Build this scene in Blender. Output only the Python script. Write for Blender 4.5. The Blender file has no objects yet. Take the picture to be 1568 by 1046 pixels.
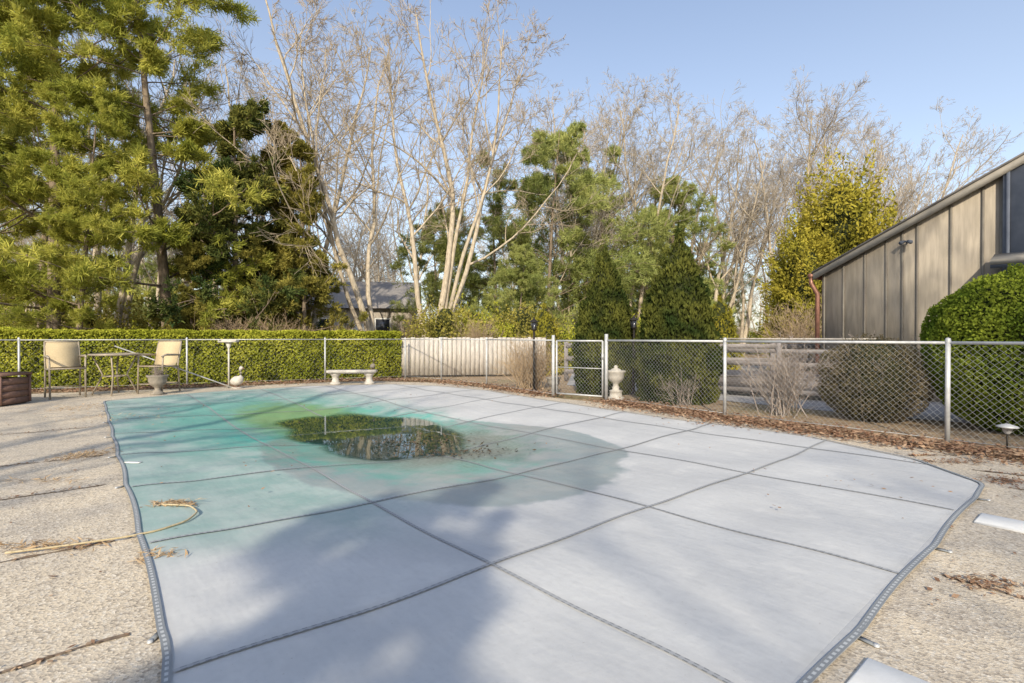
import bpy, math, numpy as np, bmesh
from mathutils import Vector, noise, Matrix
sc=bpy.context.scene
sc.view_settings.view_transform='Standard'
try: sc.view_settings.look='None'
except: pass
sc.view_settings.exposure=0
COL=sc.collection
# ------------------------------------------------------------------ materials
class NT:
    def __init__(s,name):
        s.m=bpy.data.materials.new(name); s.m.use_nodes=True
        s.t=s.m.node_tree; s.t.nodes.clear()
        s.out=s.n('ShaderNodeOutputMaterial')
    def n(s,ty,**kw):
        x=s.t.nodes.new(ty)
        for k,v in kw.items(): setattr(x,k,v)
        return x
    def l(s,a,b): s.t.links.new(a,b)
    def put(s,sock,v):
        if isinstance(v,bpy.types.NodeSocket): s.l(v,sock)
        elif isinstance(v,(tuple,list)) and len(v)==3 and sock.type=='RGBA': sock.default_value=(*v,1)
        else: sock.default_value=v
    def math(s,op,a,b=0.0,clamp=False):
        x=s.n('ShaderNodeMath',operation=op); x.use_clamp=clamp
        s.put(x.inputs[0],a); s.put(x.inputs[1],b); return x.outputs[0]
    def mix(s,f,a,b):
        x=s.n('ShaderNodeMixRGB'); s.put(x.inputs[0],f); s.put(x.inputs[1],a); s.put(x.inputs[2],b); return x.outputs[0]
    def noise(s,scale,detail=4,vec=None,rough=.55):
        x=s.n('ShaderNodeTexNoise'); x.inputs['Scale'].default_value=scale; x.inputs['Detail'].default_value=detail
        x.inputs['Roughness'].default_value=rough
        if vec is None: vec=s.coord()
        s.l(vec,x.inputs['Vector']); return x.outputs['Fac']
    def coord(s,which='Object'):
        return s.n('ShaderNodeTexCoord').outputs[which]
    def scaled(s,sc3,vec=None):
        x=s.n('ShaderNodeMapping'); x.inputs['Scale'].default_value=sc3
        s.l(vec if vec is not None else s.coord(),x.inputs['Vector']); return x.outputs[0]
    def ramp(s,f,a,b):
        x=s.n('ShaderNodeMapRange'); s.put(x.inputs[0],f); x.inputs[1].default_value=a; x.inputs[2].default_value=b
        x.interpolation_type='SMOOTHSTEP'; return x.outputs[0]
    def bump(s,h,strength=.3,dist=.01):
        x=s.n('ShaderNodeBump'); x.inputs['Strength'].default_value=strength; x.inputs['Distance'].default_value=dist
        s.l(h,x.inputs['Height']); return x.outputs[0]
    def pr(s,col,rough=.8,bump=None,metal=0,spec=.3,alpha=None):
        p=s.n('ShaderNodeBsdfPrincipled'); s.put(p.inputs['Base Color'],col); s.put(p.inputs['Roughness'],rough)
        p.inputs['Metallic'].default_value=metal; p.inputs['Specular IOR Level'].default_value=spec
        if bump is not None: s.l(bump,p.inputs['Normal'])
        if alpha is not None: s.put(p.inputs['Alpha'],alpha)
        s.l(p.outputs[0],s.out.inputs[0]); return s.m
def simple(name,c1,c2,scale=8,rough=.8,bs=.2,metal=0,spec=.3,stretch=(1,1,1),detail=5):
    t=NT(name); v=t.scaled(stretch); f=t.noise(scale,detail,v); f2=t.ramp(f,.3,.7)
    return t.pr(t.mix(f2,c1,c2),rough,t.bump(f,bs,.01),metal,spec)
def leafmat(name,dark,mid,light,trans=.25,ns=.8):
    t=NT(name)
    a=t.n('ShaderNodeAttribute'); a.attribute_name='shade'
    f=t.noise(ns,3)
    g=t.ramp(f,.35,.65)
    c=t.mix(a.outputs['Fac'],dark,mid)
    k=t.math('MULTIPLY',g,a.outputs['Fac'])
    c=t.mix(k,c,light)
    d=t.n('ShaderNodeBsdfDiffuse'); t.l(c,d.inputs[0])
    tr=t.n('ShaderNodeBsdfTranslucent'); t.l(c,tr.inputs[0])
    m=t.n('ShaderNodeMixShader'); m.inputs[0].default_value=trans
    t.l(d.outputs[0],m.inputs[1]); t.l(tr.outputs[0],m.inputs[2]); t.l(m.outputs[0],t.out.inputs[0])
    return t.m
# ------------------------------------------------------------------ mesh helpers
def addobj(name,me,parent=None):
    o=bpy.data.objects.new(name,me); COL.objects.link(o)
    if parent: o.parent=parent
    return o
def empty(name,loc=(0,0,0)):
    o=bpy.data.objects.new(name,None); o.location=loc; o.empty_display_size=.2; COL.objects.link(o); return o
def np_mesh(name,chunks,mats,smooth=False):
    V=[];LI=[];LS=[];MI=[];SH=[];off=0;lo=0
    for v,f,mi,sh in chunks:
        V.append(v); k=f.shape[1]
        LI.append((f+off).ravel()); LS.append(lo+np.arange(len(f))*k); lo+=f.size
        MI.append(np.full(len(f),mi)); SH.append(sh if sh is not None else np.full(len(v),.5)); off+=len(v)
    V=np.concatenate(V).astype(np.float32);LI=np.concatenate(LI).astype(np.int32);LS=np.concatenate(LS).astype(np.int32)
    MI=np.concatenate(MI).astype(np.int32);SH=np.concatenate(SH).astype(np.float32)
    me=bpy.data.meshes.new(name); me.vertices.add(len(V)); me.vertices.foreach_set('co',V.ravel())
    me.loops.add(len(LI)); me.loops.foreach_set('vertex_index',LI)
    me.polygons.add(len(LS)); me.polygons.foreach_set('loop_start',LS)
    for m in mats: me.materials.append(m)
    me.polygons.foreach_set('material_index',MI)
    me.update(calc_edges=True)
    if smooth: me.polygons.foreach_set('use_smooth',np.ones(len(LS),dtype=bool))
    a=me.attributes.new('shade','FLOAT','POINT'); a.data.foreach_set('value',SH)
    me.validate(); return me
def nrm(a): return a/np.maximum(np.linalg.norm(a,axis=-1,keepdims=True),1e-9)
def tubes(P,R,k):
    B,n,_=P.shape
    T=nrm(np.gradient(P,axis=1))
    ref=np.where(np.abs(T[:,:1,2:3])>.85,np.array([1.,0,0]),np.array([0,0,1.]))
    N=nrm(np.cross(T,np.broadcast_to(ref,T.shape))); Bn=np.cross(T,N)
    a=np.arange(k)/k*2*np.pi
    V=P[:,:,None]+R[:,:,None,None]*(np.cos(a)[None,None,:,None]*N[:,:,None]+np.sin(a)[None,None,:,None]*Bn[:,:,None])
    b=np.arange(B)[:,None,None]*n*k; i=np.arange(n-1)[None,:,None]*k; j=np.arange(k)[None,None,:]; j2=(j+1)%k
    F=np.stack([b+i+j,b+i+j2,b+i+k+j2,b+i+k+j],-1).reshape(-1,4)
    return V.reshape(-1,3),F
def grow(rng,S,D,L,R,levels):
    out=[];S=np.array(S,float);D=nrm(np.array(D,float));L=np.array(L,float);R=np.array(R,float)
    for lv in levels:
        B=len(S);n=lv['n'];P=np.zeros((B,n+1,3));P[:,0]=S;d=D.copy();DD=[]
        for i in range(n):
            d=d+rng.normal(0,lv.get('wob',.1),(B,3)); d[:,2]+=lv.get('trop',0); d=nrm(d); DD.append(d)
            P[:,i+1]=P[:,i]+d*(L/n)[:,None]
        DD=np.stack(DD,1)
        Rr=R[:,None]*np.linspace(1,lv.get('tip',.35),n+1)[None]
        out.append((P,Rr,DD))
        c=lv.get('kids',0)
        if not c: break
        t=rng.uniform(lv.get('t0',.2),1,(B,c)); x=t*n; i=np.minimum(x.astype(int),n-1); fr=x-i
        bi=np.arange(B)[:,None]
        p=P[bi,i]*(1-fr[...,None])+P[bi,i+1]*fr[...,None]
        pd=DD[bi,i]; rv=rng.normal(0,1,(B,c,3)); rv[...,2]*=lv.get('flat',1.)
        perp=nrm(rv-pd*np.sum(rv*pd,-1,keepdims=True))
        a=np.radians(rng.uniform(*lv.get('ang',(25,55)),(B,c)))[...,None]
        nd=np.cos(a)*pd+np.sin(a)*perp
        prof=lv.get('prof',lambda t:1.1-.6*t)
        nl=(L[:,None]*lv.get('lenf',.5)*prof(t)*rng.uniform(*lv.get('lr',(.65,1.2)),(B,c)))
        nr=(R[:,None]*(1+(lv.get('tip',.35)-1)*t))*lv.get('radf',.5)
        nr=np.maximum(nr,lv.get('rmin',.006))
        S=p.reshape(-1,3);D=nd.reshape(-1,3);L=nl.ravel();R=nr.ravel()
    return out
def bare_mesh(name,seed,roots,mats,kids=(9,7,7,5),t0=.3,spread=(22,48),wob=.06,lf=.5):
    rng=np.random.default_rng(seed)
    S,D,L,R=roots
    k=list(kids)+[0,0]
    lv=[dict(n=14,wob=wob,trop=.02,kids=k[0],t0=t0,ang=spread,lenf=lf,radf=.55,tip=.18,prof=lambda t:1.25-.8*t),
        dict(n=9,wob=.12,trop=.05,kids=k[1],t0=.15,ang=(25,58),lenf=.5,radf=.55,tip=.3),
        dict(n=6,wob=.15,trop=.05,kids=k[2],t0=.12,ang=(25,58),lenf=.55,radf=.55,tip=.4,rmin=.011),
        dict(n=4,wob=.15,trop=.04,kids=k[3],t0=.1,ang=(20,55),lenf=.62,radf=.65,tip=.5,rmin=.007),
        dict(n=2,wob=.15,trop=.03,tip=.6)]
    o=grow(rng,S,D,L,R,lv)
    ch=[]
    for i,(P,Rr,_) in enumerate(o):
        v,f=tubes(P,Rr,[9,6,4,3,3][i]); ch.append((v,f,0 if i<2 else 1,None))
    return np_mesh(name,ch,mats,True)
def pine_mesh(name,seed,H,Rad,mats,base=.12,nb=80,k2=10,k3=5,tuft=.17,nw=.016,nn=8,rise=(62,92),tz=.02,prof=None,trop1=.02,flat=.35,lean=(0,0),t2=.2,lr=(.65,1.2),tr=.016):
    rng=np.random.default_rng(seed)
    if prof is None: prof=lambda t:(1.12-.95*t)*(.75+.25*np.sin(t*9))
    lv=[dict(n=10,wob=.02,trop=.01,kids=nb,t0=base,ang=rise,lenf=Rad/H,radf=.28,tip=.15,prof=prof,lr=lr),
        dict(n=6,wob=.09,trop=trop1,kids=k2,t0=t2,ang=(30,65),lenf=.42,radf=.5,tip=.3,flat=flat,rmin=.01),
        dict(n=3,wob=.1,trop=.03,kids=k3,t0=.2,ang=(25,60),lenf=.5,radf=.6,tip=.4,flat=.6,rmin=.006),
        dict(n=3,wob=.1,trop=.04,tip=.5)]
    o=grow(rng,[[0,0,0]],[[lean[0],lean[1],1]],[H],[H*tr],lv)
    ch=[]
    for i,(P,Rr,_) in enumerate(o[:3]):
        v,f=tubes(P,Rr,[9,5,3][i]); ch.append((v,f,0,None))
    pts=[];dr=[]
    for P,_,DD in (o[2],o[3]):
        for i in range(1,P.shape[1]):
            pts.append(P[:,i]);dr.append(DD[:,i-1])
    p=np.concatenate(pts);d=np.concatenate(dr)
    tone=rng.uniform(0,1,len(p))
    p=np.repeat(p,nn,0);d=np.repeat(d,nn,0);tone=np.repeat(tone,nn)
    N=len(p)
    dirn=nrm(d*.9+rng.normal(0,.62,(N,3))+np.array([0,0,.15]))
    w=nrm(np.cross(dirn,rng.normal(0,1,(N,3))))*nw*rng.uniform(.7,1.3,(N,1))
    ln=tuft*rng.uniform(.6,1.25,(N,1)); p=p+rng.normal(0,tz+.02,(N,3))
    V=np.stack([p-w,p+w,p+dirn*ln+w*.5,p+dirn*ln-w*.5],1).reshape(-1,3)
    F=np.arange(4*N).reshape(-1,4)
    sh=np.repeat(np.clip(tone*.7+rng.uniform(0,.3,N),0,1),4)
    ch.append((V,F,1,sh))
    return np_mesh(name,ch,mats)
def leaves(rng,p,n,size,asp=.55,up=.3,jit=.6,out=.3):
    N=len(p)
    a=nrm(n*out+np.array([0,0,up])+rng.normal(0,jit,(N,3)))
    w=nrm(np.cross(a,n*.6+rng.normal(0,.6,(N,3))))
    s=size*rng.uniform(.6,1.35,(N,1))
    V=np.stack([p-a*s*.5,p+w*s*asp*.5,p+a*s*.5,p-w*s*asp*.5],1).reshape(-1,3)
    return V,np.arange(4*N).reshape(-1,4)
def nz(P,s,o=0): return np.array([noise.noise(Vector((x*s+o,y*s,z*s))) for x,y,z in P])
def shrub_mesh(name,seed,H,R,prof,mats,N=14000,size=.07,lump=.12,ls=2.0,depth=.16,asp=.5,up=.4,jit=.55,z0=0,sy=1.,core=.84):
    rng=np.random.default_rng(seed)
    h=rng.uniform(0,1,N*3);r=prof(h);keep=rng.uniform(0,1,N*3)<np.maximum(r,.12)/max(1e-6,r.max());h=h[keep][:N];r=prof(h)
    th=rng.uniform(0,2*np.pi,len(h))
    base=np.stack([np.cos(th)*r*R,np.sin(th)*r*R*sy,h*H],1)
    lm=1+lump*nz(base,ls,seed*3.1)+lump*.6*nz(base,ls*3,seed)
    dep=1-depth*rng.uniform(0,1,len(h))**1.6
    dr=prof(np.clip(h+.03,0,1))-prof(np.clip(h-.03,0,1))
    n=nrm(np.stack([np.cos(th),np.sin(th)*sy,-dr/(.06*H)*R],1))
    P=base.copy();P[:,:2]*=(lm*dep)[:,None];P[:,2]=H*h*(1+(lm-1)*.5)*(1-(1-dep)*.4)
    V,F=leaves(rng,P,n,size,asp,up,jit)
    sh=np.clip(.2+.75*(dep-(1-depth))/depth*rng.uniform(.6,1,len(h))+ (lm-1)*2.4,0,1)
    ch=[(V,F,0,np.repeat(sh,4))]
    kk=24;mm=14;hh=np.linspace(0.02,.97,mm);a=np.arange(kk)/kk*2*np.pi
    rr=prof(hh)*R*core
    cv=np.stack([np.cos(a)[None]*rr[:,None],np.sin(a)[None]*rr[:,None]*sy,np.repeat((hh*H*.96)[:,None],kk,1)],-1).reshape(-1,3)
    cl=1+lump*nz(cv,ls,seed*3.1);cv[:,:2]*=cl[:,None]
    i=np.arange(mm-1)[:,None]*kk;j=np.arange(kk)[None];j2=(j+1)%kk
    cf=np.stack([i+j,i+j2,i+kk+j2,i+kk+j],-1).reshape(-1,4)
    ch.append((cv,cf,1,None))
    for c_ in ch: c_[0][:,2]+=z0
    return np_mesh(name,ch,mats)
class BB:
    def __init__(s): s.ch=[]
    def add(s,v,f,mi=0): s.ch.append((np.array(v,float),np.array(f),mi,None))
    def box(s,c,sz,mi=0,rz=0,rx=0,ry=0):
        x,y,z=[q/2 for q in sz]
        v=np.array([(-x,-y,-z),(x,-y,-z),(x,y,-z),(-x,y,-z),(-x,-y,z),(x,-y,z),(x,y,z),(-x,y,z)])
        M=np.array(Matrix.Rotation(rz,3,'Z')@Matrix.Rotation(ry,3,'Y')@Matrix.Rotation(rx,3,'X'))
        v=v@M.T+np.array(c)
        s.add(v,[(0,3,2,1),(4,5,6,7),(0,1,5,4),(1,2,6,5),(2,3,7,6),(3,0,4,7)],mi)
    def tube(s,pts,r,k=8,mi=0):
        P=np.array(pts,float)[None];R=np.full((1,P.shape[1]),r,float) if np.isscalar(r) else np.array(r,float)[None]
        P2=np.concatenate([P[:,:1],P,P[:,-1:]],1);R2=np.concatenate([R[:,:1]*0.001,R,R[:,-1:]*.001],1)
        d0=nrm(P[:,1]-P[:,0])*.0008;d1=nrm(P[:,-1]-P[:,-2])*.0008
        P2[:,0]-=d0;P2[:,-1]+=d1
        v,f=tubes(P2,R2,k);s.add(v,f,mi)
    def lathe(s,c,prof,k=16,mi=0):
        a=np.arange(k)/k*2*np.pi;pr=np.array(prof,float)
        v=np.stack([np.cos(a)[None]*pr[:,:1],np.sin(a)[None]*pr[:,:1],np.repeat(pr[:,1:2],k,1)],-1).reshape(-1,3)+np.array(c)
        i=np.arange(len(pr)-1)[:,None]*k;j=np.arange(k)[None];j2=(j+1)%k
        s.add(v,np.stack([i+j,i+j2,i+k+j2,i+k+j],-1).reshape(-1,4),mi)
    def obj(s,name,mats,smooth=False,loc=(0,0,0),rz=0,parent=None):
        o=addobj(name,np_mesh(name,s.ch,mats,smooth),parent);o.location=loc;o.rotation_euler[2]=rz;return o
def inst(name,me,loc,rz=0,s=1,parent=None,sx=1):
    o=addobj(name,me,parent);o.location=loc;o.rotation_euler[2]=rz;o.scale=(s*sx,s*sx,s);return o
# ------------------------------------------------------------------ frame of the pool
A=np.array([.766,.643]);Bv=np.array([-.643,.766]);P0=np.array([-.117,2.96])
def W(u,v): return P0+u*A+v*Bv
# ------------------------------------------------------------------ world / sun / camera
EL=math.radians(31);sd=Vector((.13,1,0)).normalized()
ld=Vector((sd.x*math.cos(EL),sd.y*math.cos(EL),-math.sin(EL)))
sun=bpy.data.lights.new('sun','SUN');sun.energy=5.0;sun.angle=math.radians(.6);sun.color=(1,.89,.7)
so=addobj('sun',sun);so.rotation_euler=ld.to_track_quat('-Z','Y').to_euler();so.location=(0,-20,30)
w=bpy.data.worlds.new('World');sc.world=w;w.use_nodes=True
nt=w.node_tree;nt.nodes.clear()
sky=nt.nodes.new('ShaderNodeTexSky');sky.sky_type='NISHITA';sky.sun_disc=False;sky.sun_elevation=EL;sky.sun_rotation=math.pi+.13
sky.air_density=1.0;sky.dust_density=1.5;sky.ozone_density=1.2
tc=nt.nodes.new('ShaderNodeTexCoord');sx_=nt.nodes.new('ShaderNodeSeparateXYZ');nt.links.new(tc.outputs['Generated'],sx_.inputs[0])
mr=nt.nodes.new('ShaderNodeMapRange');mr.inputs[1].default_value=0.0;mr.inputs[2].default_value=.6;nt.links.new(sx_.outputs[2],mr.inputs[0])
hz_=nt.nodes.new('ShaderNodeMixRGB');nt.links.new(mr.outputs[0],hz_.inputs[0]);hz_.inputs[1].default_value=(2.9,2.85,2.75,1);hz_.inputs[2].default_value=(1.1,1.35,1.9,1)
ad=nt.nodes.new('ShaderNodeMixRGB');ad.blend_type='ADD';ad.inputs[0].default_value=1;nt.links.new(sky.outputs[0],ad.inputs[1]);nt.links.new(hz_.outputs[0],ad.inputs[2])
bg=nt.nodes.new('ShaderNodeBackground');bg.inputs[1].default_value=.15
wo=nt.nodes.new('ShaderNodeOutputWorld');nt.links.new(ad.outputs[0],bg.inputs[0]);nt.links.new(bg.outputs[0],wo.inputs[0])
cd=bpy.data.cameras.new('camera');cd.lens=18;cd.sensor_width=36;cd.clip_end=2000;cd.clip_start=.05
co=addobj('camera',cd);co.location=(0,0,1.3);co.rotation_euler=(math.radians(89.5),0,0);sc.camera=co
# ------------------------------------------------------------------ materials list
M_bark=simple('bark_pale',(.55,.47,.36),(.32,.27,.2),6,.9,.6,stretch=(3,3,.6))
M_twig=simple('twig_tan',(.46,.38,.28),(.35,.285,.2),4,.9,.1)
M_twig_haze=simple('twig_hazed',(.46,.4,.33),(.38,.335,.275),4,.9,.1)  # twig colour paled and greyed, with distance haze put into the colour
M_pbark=simple('pine_bark',(.28,.22,.16),(.14,.11,.08),7,.95,.6,stretch=(3,3,.7))
M_pine=leafmat('pine_needles',(.17,.21,.04),(.46,.47,.085),(.7,.65,.16),.4,.35)
M_pine2=leafmat('pine_needles_soft',(.21,.26,.08),(.42,.46,.15),(.6,.6,.22),.4,.3)
M_cedar=leafmat('cedar_foliage',(.03,.06,.022),(.09,.12,.035),(.32,.29,.07),.2,.4)
M_olive=leafmat('olive_foliage',(.1,.11,.03),(.3,.27,.06),(.48,.41,.1),.3,.5)
M_hedge=leafmat('hedge_leaves',(.13,.155,.018),(.38,.41,.045),(.54,.53,.08),.3,1.2)
M_box=leafmat('boxwood_leaves',(.05,.09,.015),(.18,.25,.03),(.33,.38,.05),.25,1.5)
M_arb=leafmat('arborvitae_leaves',(.008,.016,.006),(.03,.048,.014),(.13,.135,.03),.1,1.8)
M_gold=leafmat('golden_arborvitae',(.11,.11,.02),(.29,.27,.04),(.45,.38,.06),.25,.7)
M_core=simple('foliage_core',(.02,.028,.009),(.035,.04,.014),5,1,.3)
M_brownbush=leafmat('winter_bush',(.06,.055,.035),(.14,.12,.06),(.2,.16,.1),.1,1.5)
M_dry=leafmat('dry_leaves',(.2,.11,.07),(.38,.24,.16),(.5,.36,.24),.15,3)
M_straw=leafmat('pine_straw',(.35,.23,.13),(.55,.4,.24),(.65,.5,.32),.1,3)
M_galv=simple('galvanised_steel',(.54,.55,.56),(.43,.44,.45),14,.55,.05,.3,.4)
M_wire=simple('chain_link_wire',(.46,.47,.48),(.34,.35,.36),14,.55,.05,.3,.4)
t=NT('aggregate_concrete')
big=t.noise(.5,5);mid=t.noise(7,4);med=t.noise(1.7,6,rough=.65)
vo=t.n('ShaderNodeTexVoronoi');vo.inputs['Scale'].default_value=75;t.l(t.coord(),vo.inputs['Vector'])
sp=t.noise(140,3)
c=t.mix(t.ramp(big,.3,.7),(.66,.56,.42),(.5,.44,.36))
c=t.mix(t.math('MULTIPLY',t.ramp(mid,.45,.75),.45),c,(.38,.33,.27))
c=t.mix(t.math('MULTIPLY',t.ramp(med,.48,.66),.55),c,(.33,.3,.27))
sepc=t.n('ShaderNodeSeparateColor');t.l(vo.outputs['Color'],sepc.inputs[0])
c=t.mix(t.math('MULTIPLY',t.ramp(sepc.outputs[0],.5,1),.6),c,(.2,.165,.135))
c=t.mix(t.math('MULTIPLY',t.ramp(sepc.outputs[1],.7,1),.5),c,(.8,.74,.64))
M_deck=t.pr(c,.85,t.bump(t.math('ADD',vo.outputs['Distance'],sp),.5,.006))
t=NT('leaf_litter_ground')
b1=t.noise(.25,5);b2=t.noise(9,6,rough=.7)
c=t.mix(t.ramp(b2,.35,.65),(.26,.18,.11),(.42,.32,.21));c=t.mix(t.math('MULTIPLY',t.ramp(b1,.5,.7),.6),c,(.17,.19,.06))
M_ground=t.pr(c,.95,t.bump(b2,.8,.05))
M_drive=simple('driveway_asphalt',(.4,.39,.39),(.3,.295,.295),3,.9,.3,detail=8)
# cover
t=NT('pool_cover_fabric')
uv=t.n('ShaderNodeUVMap');uv.uv_map='UVMap'
se=t.n('ShaderNodeSeparateXYZ');t.l(uv.outputs[0],se.inputs[0]);U,V_=se.outputs[0],se.outputs[1]
n1=t.noise(.9,5,uv.outputs[0]);n2=t.noise(3.2,4,uv.outputs[0]);n3=t.noise(22,5,uv.outputs[0]);n4=t.noise(260,2,uv.outputs[0]);n5=t.noise(1.6,6,uv.outputs[0],.65)
def ell(cu,cv,ru,rv,wn=.35,nn=n1):
    a=t.math('DIVIDE',t.math('SUBTRACT',U,cu),ru);b=t.math('DIVIDE',t.math('SUBTRACT',V_,cv),rv)
    e=t.math('SQRT',t.math('ADD',t.math('MULTIPLY',a,a),t.math('MULTIPLY',b,b)))
    return t.math('ADD',e,t.math('MULTIPLY',t.math('SUBTRACT',nn,.5),wn))
dry=t.mix(t.ramp(n1,.3,.7),(.475,.48,.485),(.545,.55,.55))
pale=t.mix(t.math('MULTIPLY',t.ramp(n2,.5,.75),.6),dry,(.6,.6,.59))
c=pale
e=ell(-.6,7.2,4.3,6.6,.35);c=t.mix(t.math('SUBTRACT',1,t.ramp(e,.76,1.03)),c,t.mix(t.ramp(n5,.35,.65),(.25,.375,.35),(.38,.465,.44)))
e=ell(1.55,3.35,1.9,2.8,.14,n2)
e2=ell(2.6,3.0,1.0,1.9,.14,n2);e=t.math('MINIMUM',e,e2)
wet=t.math('SUBTRACT',1,t.ramp(e,.95,1.0))
e=ell(.6,6.9,2.2,4.0,.7,n5);tl=t.math('SUBTRACT',1,t.ramp(e,.5,1.05));c=t.mix(t.math('MULTIPLY',tl,.72),c,(.1,.36,.3))
wc=t.mix(t.ramp(n5,.4,.7),(.26,.32,.335),(.34,.365,.36))
c=t.mix(t.math('MULTIPLY',wet,.85),c,wc)
e=ell(1.45,5.0,1.95,3.7,.6,n2);tl=t.math('SUBTRACT',1,t.ramp(e,.65,1.0));c=t.mix(t.math('MULTIPLY',tl,.85),c,t.mix(t.ramp(n5,.38,.62),(.1,.42,.35),(.22,.36,.31)))
e=ell(1.2,7.0,1.25,2.3,.7,n2);al=t.math('SUBTRACT',1,t.ramp(e,.5,1.1));c=t.mix(t.math('MULTIPLY',al,.8),c,(.2,.32,.1))
e=ell(1.75,3.7,1.45,1.8,.9,n2);al2=t.math('SUBTRACT',1,t.ramp(e,.5,1.1));c=t.mix(t.math('MULTIPLY',al2,.8),c,t.mix(t.ramp(n3,.4,.6),(.27,.27,.24),(.16,.15,.12)))
c=t.mix(t.math('MULTIPLY',t.ramp(n3,.4,.8),.16),c,(.33,.33,.33))
cu=t.math('ABSOLUTE',t.math('SINE',t.math('MULTIPLY',U,math.pi/1.56)));cv=t.math('ABSOLUTE',t.math('SINE',t.math('MULTIPLY',V_,math.pi/1.56)))
seam=t.math('SUBTRACT',1,t.ramp(t.math('MINIMUM',cu,cv),0,.16));c=t.mix(t.math('MULTIPLY',seam,t.math('MULTIPLY',t.ramp(n2,.35,.7),.3)),c,(.3,.3,.29))
sp_=t.noise(55,2,uv.outputs[0]);c=t.mix(t.math('MULTIPLY',t.ramp(sp_,.7,.77),.4),c,(.2,.17,.13))
rough=t.math('SUBTRACT',.72,t.math('MULTIPLY',wet,.35))
wr=t.noise(2.2,4,t.scaled((1,.35,1),uv.outputs[0]));wr2=t.noise(9,3,t.scaled((.25,1,1),uv.outputs[0]))
hgt=t.math('ADD',t.math('ADD',wr,t.math('MULTIPLY',n3,.06)),t.math('ADD',t.math('MULTIPLY',n4,.02),t.math('MULTIPLY',wr2,.1)))
hgt=t.math('ADD',hgt,t.math('MULTIPLY',t.math('SQRT',t.math('MULTIPLY',cu,cv)),.35))
M_cover=t.pr(c,rough,t.bump(hgt,.45,.05),spec=.3)
def dashmat(name,ba,st,freq,inner):
    t=NT(name);uv=t.n('ShaderNodeUVMap');uv.uv_map='UVMap'
    se=t.n('ShaderNodeSeparateXYZ');t.l(uv.outputs[0],se.inputs[0])
    x=t.math('ABSOLUTE',t.math('SUBTRACT',se.outputs[0],.5));dash=t.math('GREATER_THAN',t.math('FRACT',t.math('MULTIPLY',se.outputs[1],freq)),.45)
    s_=t.math('MULTIPLY',t.math('LESS_THAN' if inner else 'GREATER_THAN',x,.2),dash)
    n_=t.noise(3,3,uv.outputs[0]);s_=t.math('MULTIPLY',s_,t.ramp(n_,.25,.5))
    return t.pr(t.mix(s_,ba,st),.85)
M_strap=dashmat('cover_strap',(.34,.35,.365),(.19,.2,.215),24,False)
M_hem=dashmat('cover_hem',(.22,.235,.25),(.45,.47,.48),26,True)
# shallow water: how much it reflects / tints depends on its real depth over the cover
t=NT('puddle_water')
bn=t.bump(t.noise(5,2),.03,.01)
at=t.n('ShaderNodeAttribute');at.attribute_name='shade'
nn_=t.noise(9,4);dpt=t.math('ADD',at.outputs['Fac'],t.math('MULTIPLY',t.math('SUBTRACT',nn_,.5),.35))
dd_=t.ramp(dpt,.02,.5)
tp=t.n('ShaderNodeBsdfTransparent');t.l(t.mix(dd_,(1,1,1),(.74,.88,.8)),tp.inputs[0])
df=t.n('ShaderNodeBsdfDiffuse');df.inputs[0].default_value=(.12,.2,.14,1)
m1=t.n('ShaderNodeMixShader');t.l(t.math('MULTIPLY',dd_,.15),m1.inputs[0]);t.l(tp.outputs[0],m1.inputs[1]);t.l(df.outputs[0],m1.inputs[2])
gl=t.n('ShaderNodeBsdfGlossy');gl.inputs['Roughness'].default_value=.012;t.l(bn,gl.inputs['Normal'])
fr=t.n('ShaderNodeFresnel');fr.inputs['IOR'].default_value=1.45
ff_=t.math('MULTIPLY',t.math('MULTIPLY',fr.outputs[0],1.1,True),dd_)
m2=t.n('ShaderNodeMixShader');t.l(ff_,m2.inputs[0]);t.l(m1.outputs[0],m2.inputs[1]);t.l(gl.outputs[0],m2.inputs[2]);t.l(m2.outputs[0],t.out.inputs[0])
M_water=t.m
# ------------------------------------------------------------------ ground + deck + cover
outline=np.array([(-.27,.70),(1.18,1.92),(2.32,2.88),(4.15,4.44),(4.24,5.39),(3.88,6.5),(3.48,7.07),(2.62,7.9),(1.38,9.5),(.3,11.0),(-.6,12.3),(-2.0,13.5),(-3.3,13.95),(-5.2,13.5),(-7.23,11.9),(-8.22,10.28),(-4.8,6.15),(-2.65,3.58),(-1.38,2.03),(-1.1,1.55)])
Cc=W(1.7,4.8)
def polyrad(th):
    d=np.array([math.cos(th),math.sin(th)]);best=0
    for i in range(len(outline)):
        p=outline[i]-Cc;q=outline[(i+1)%len(outline)]-Cc;e=q-p
        den=d[0]*e[1]-d[1]*e[0]
        if abs(den)<1e-9: continue
        s=(p[0]*e[1]-p[1]*e[0])/den;r=(p[0]*d[1]-p[1]*d[0])/den
        if s>0 and -1e-6<=r<=1+1e-6: best=max(best,s)
    return best
NTh=480;TH=np.linspace(-np.pi,np.pi,NTh,endpoint=False)
RT=np.array([polyrad(a) for a in TH])
RT=(np.roll(RT,1)+RT*2+np.roll(RT,-1))/4
RT0=RT.copy()
E0=Cc+RT[:,None]*np.stack([np.cos(TH),np.sin(TH)],-1)
ar=np.concatenate([[0],np.cumsum(np.linalg.norm(np.diff(E0,axis=0),axis=1))])
RT=RT-.022*np.abs(np.sin(ar/ar[-1]*np.pi*26))
def Rof(th): return np.interp(th,np.append(TH,np.pi),np.append(RT,RT[0]))
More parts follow.
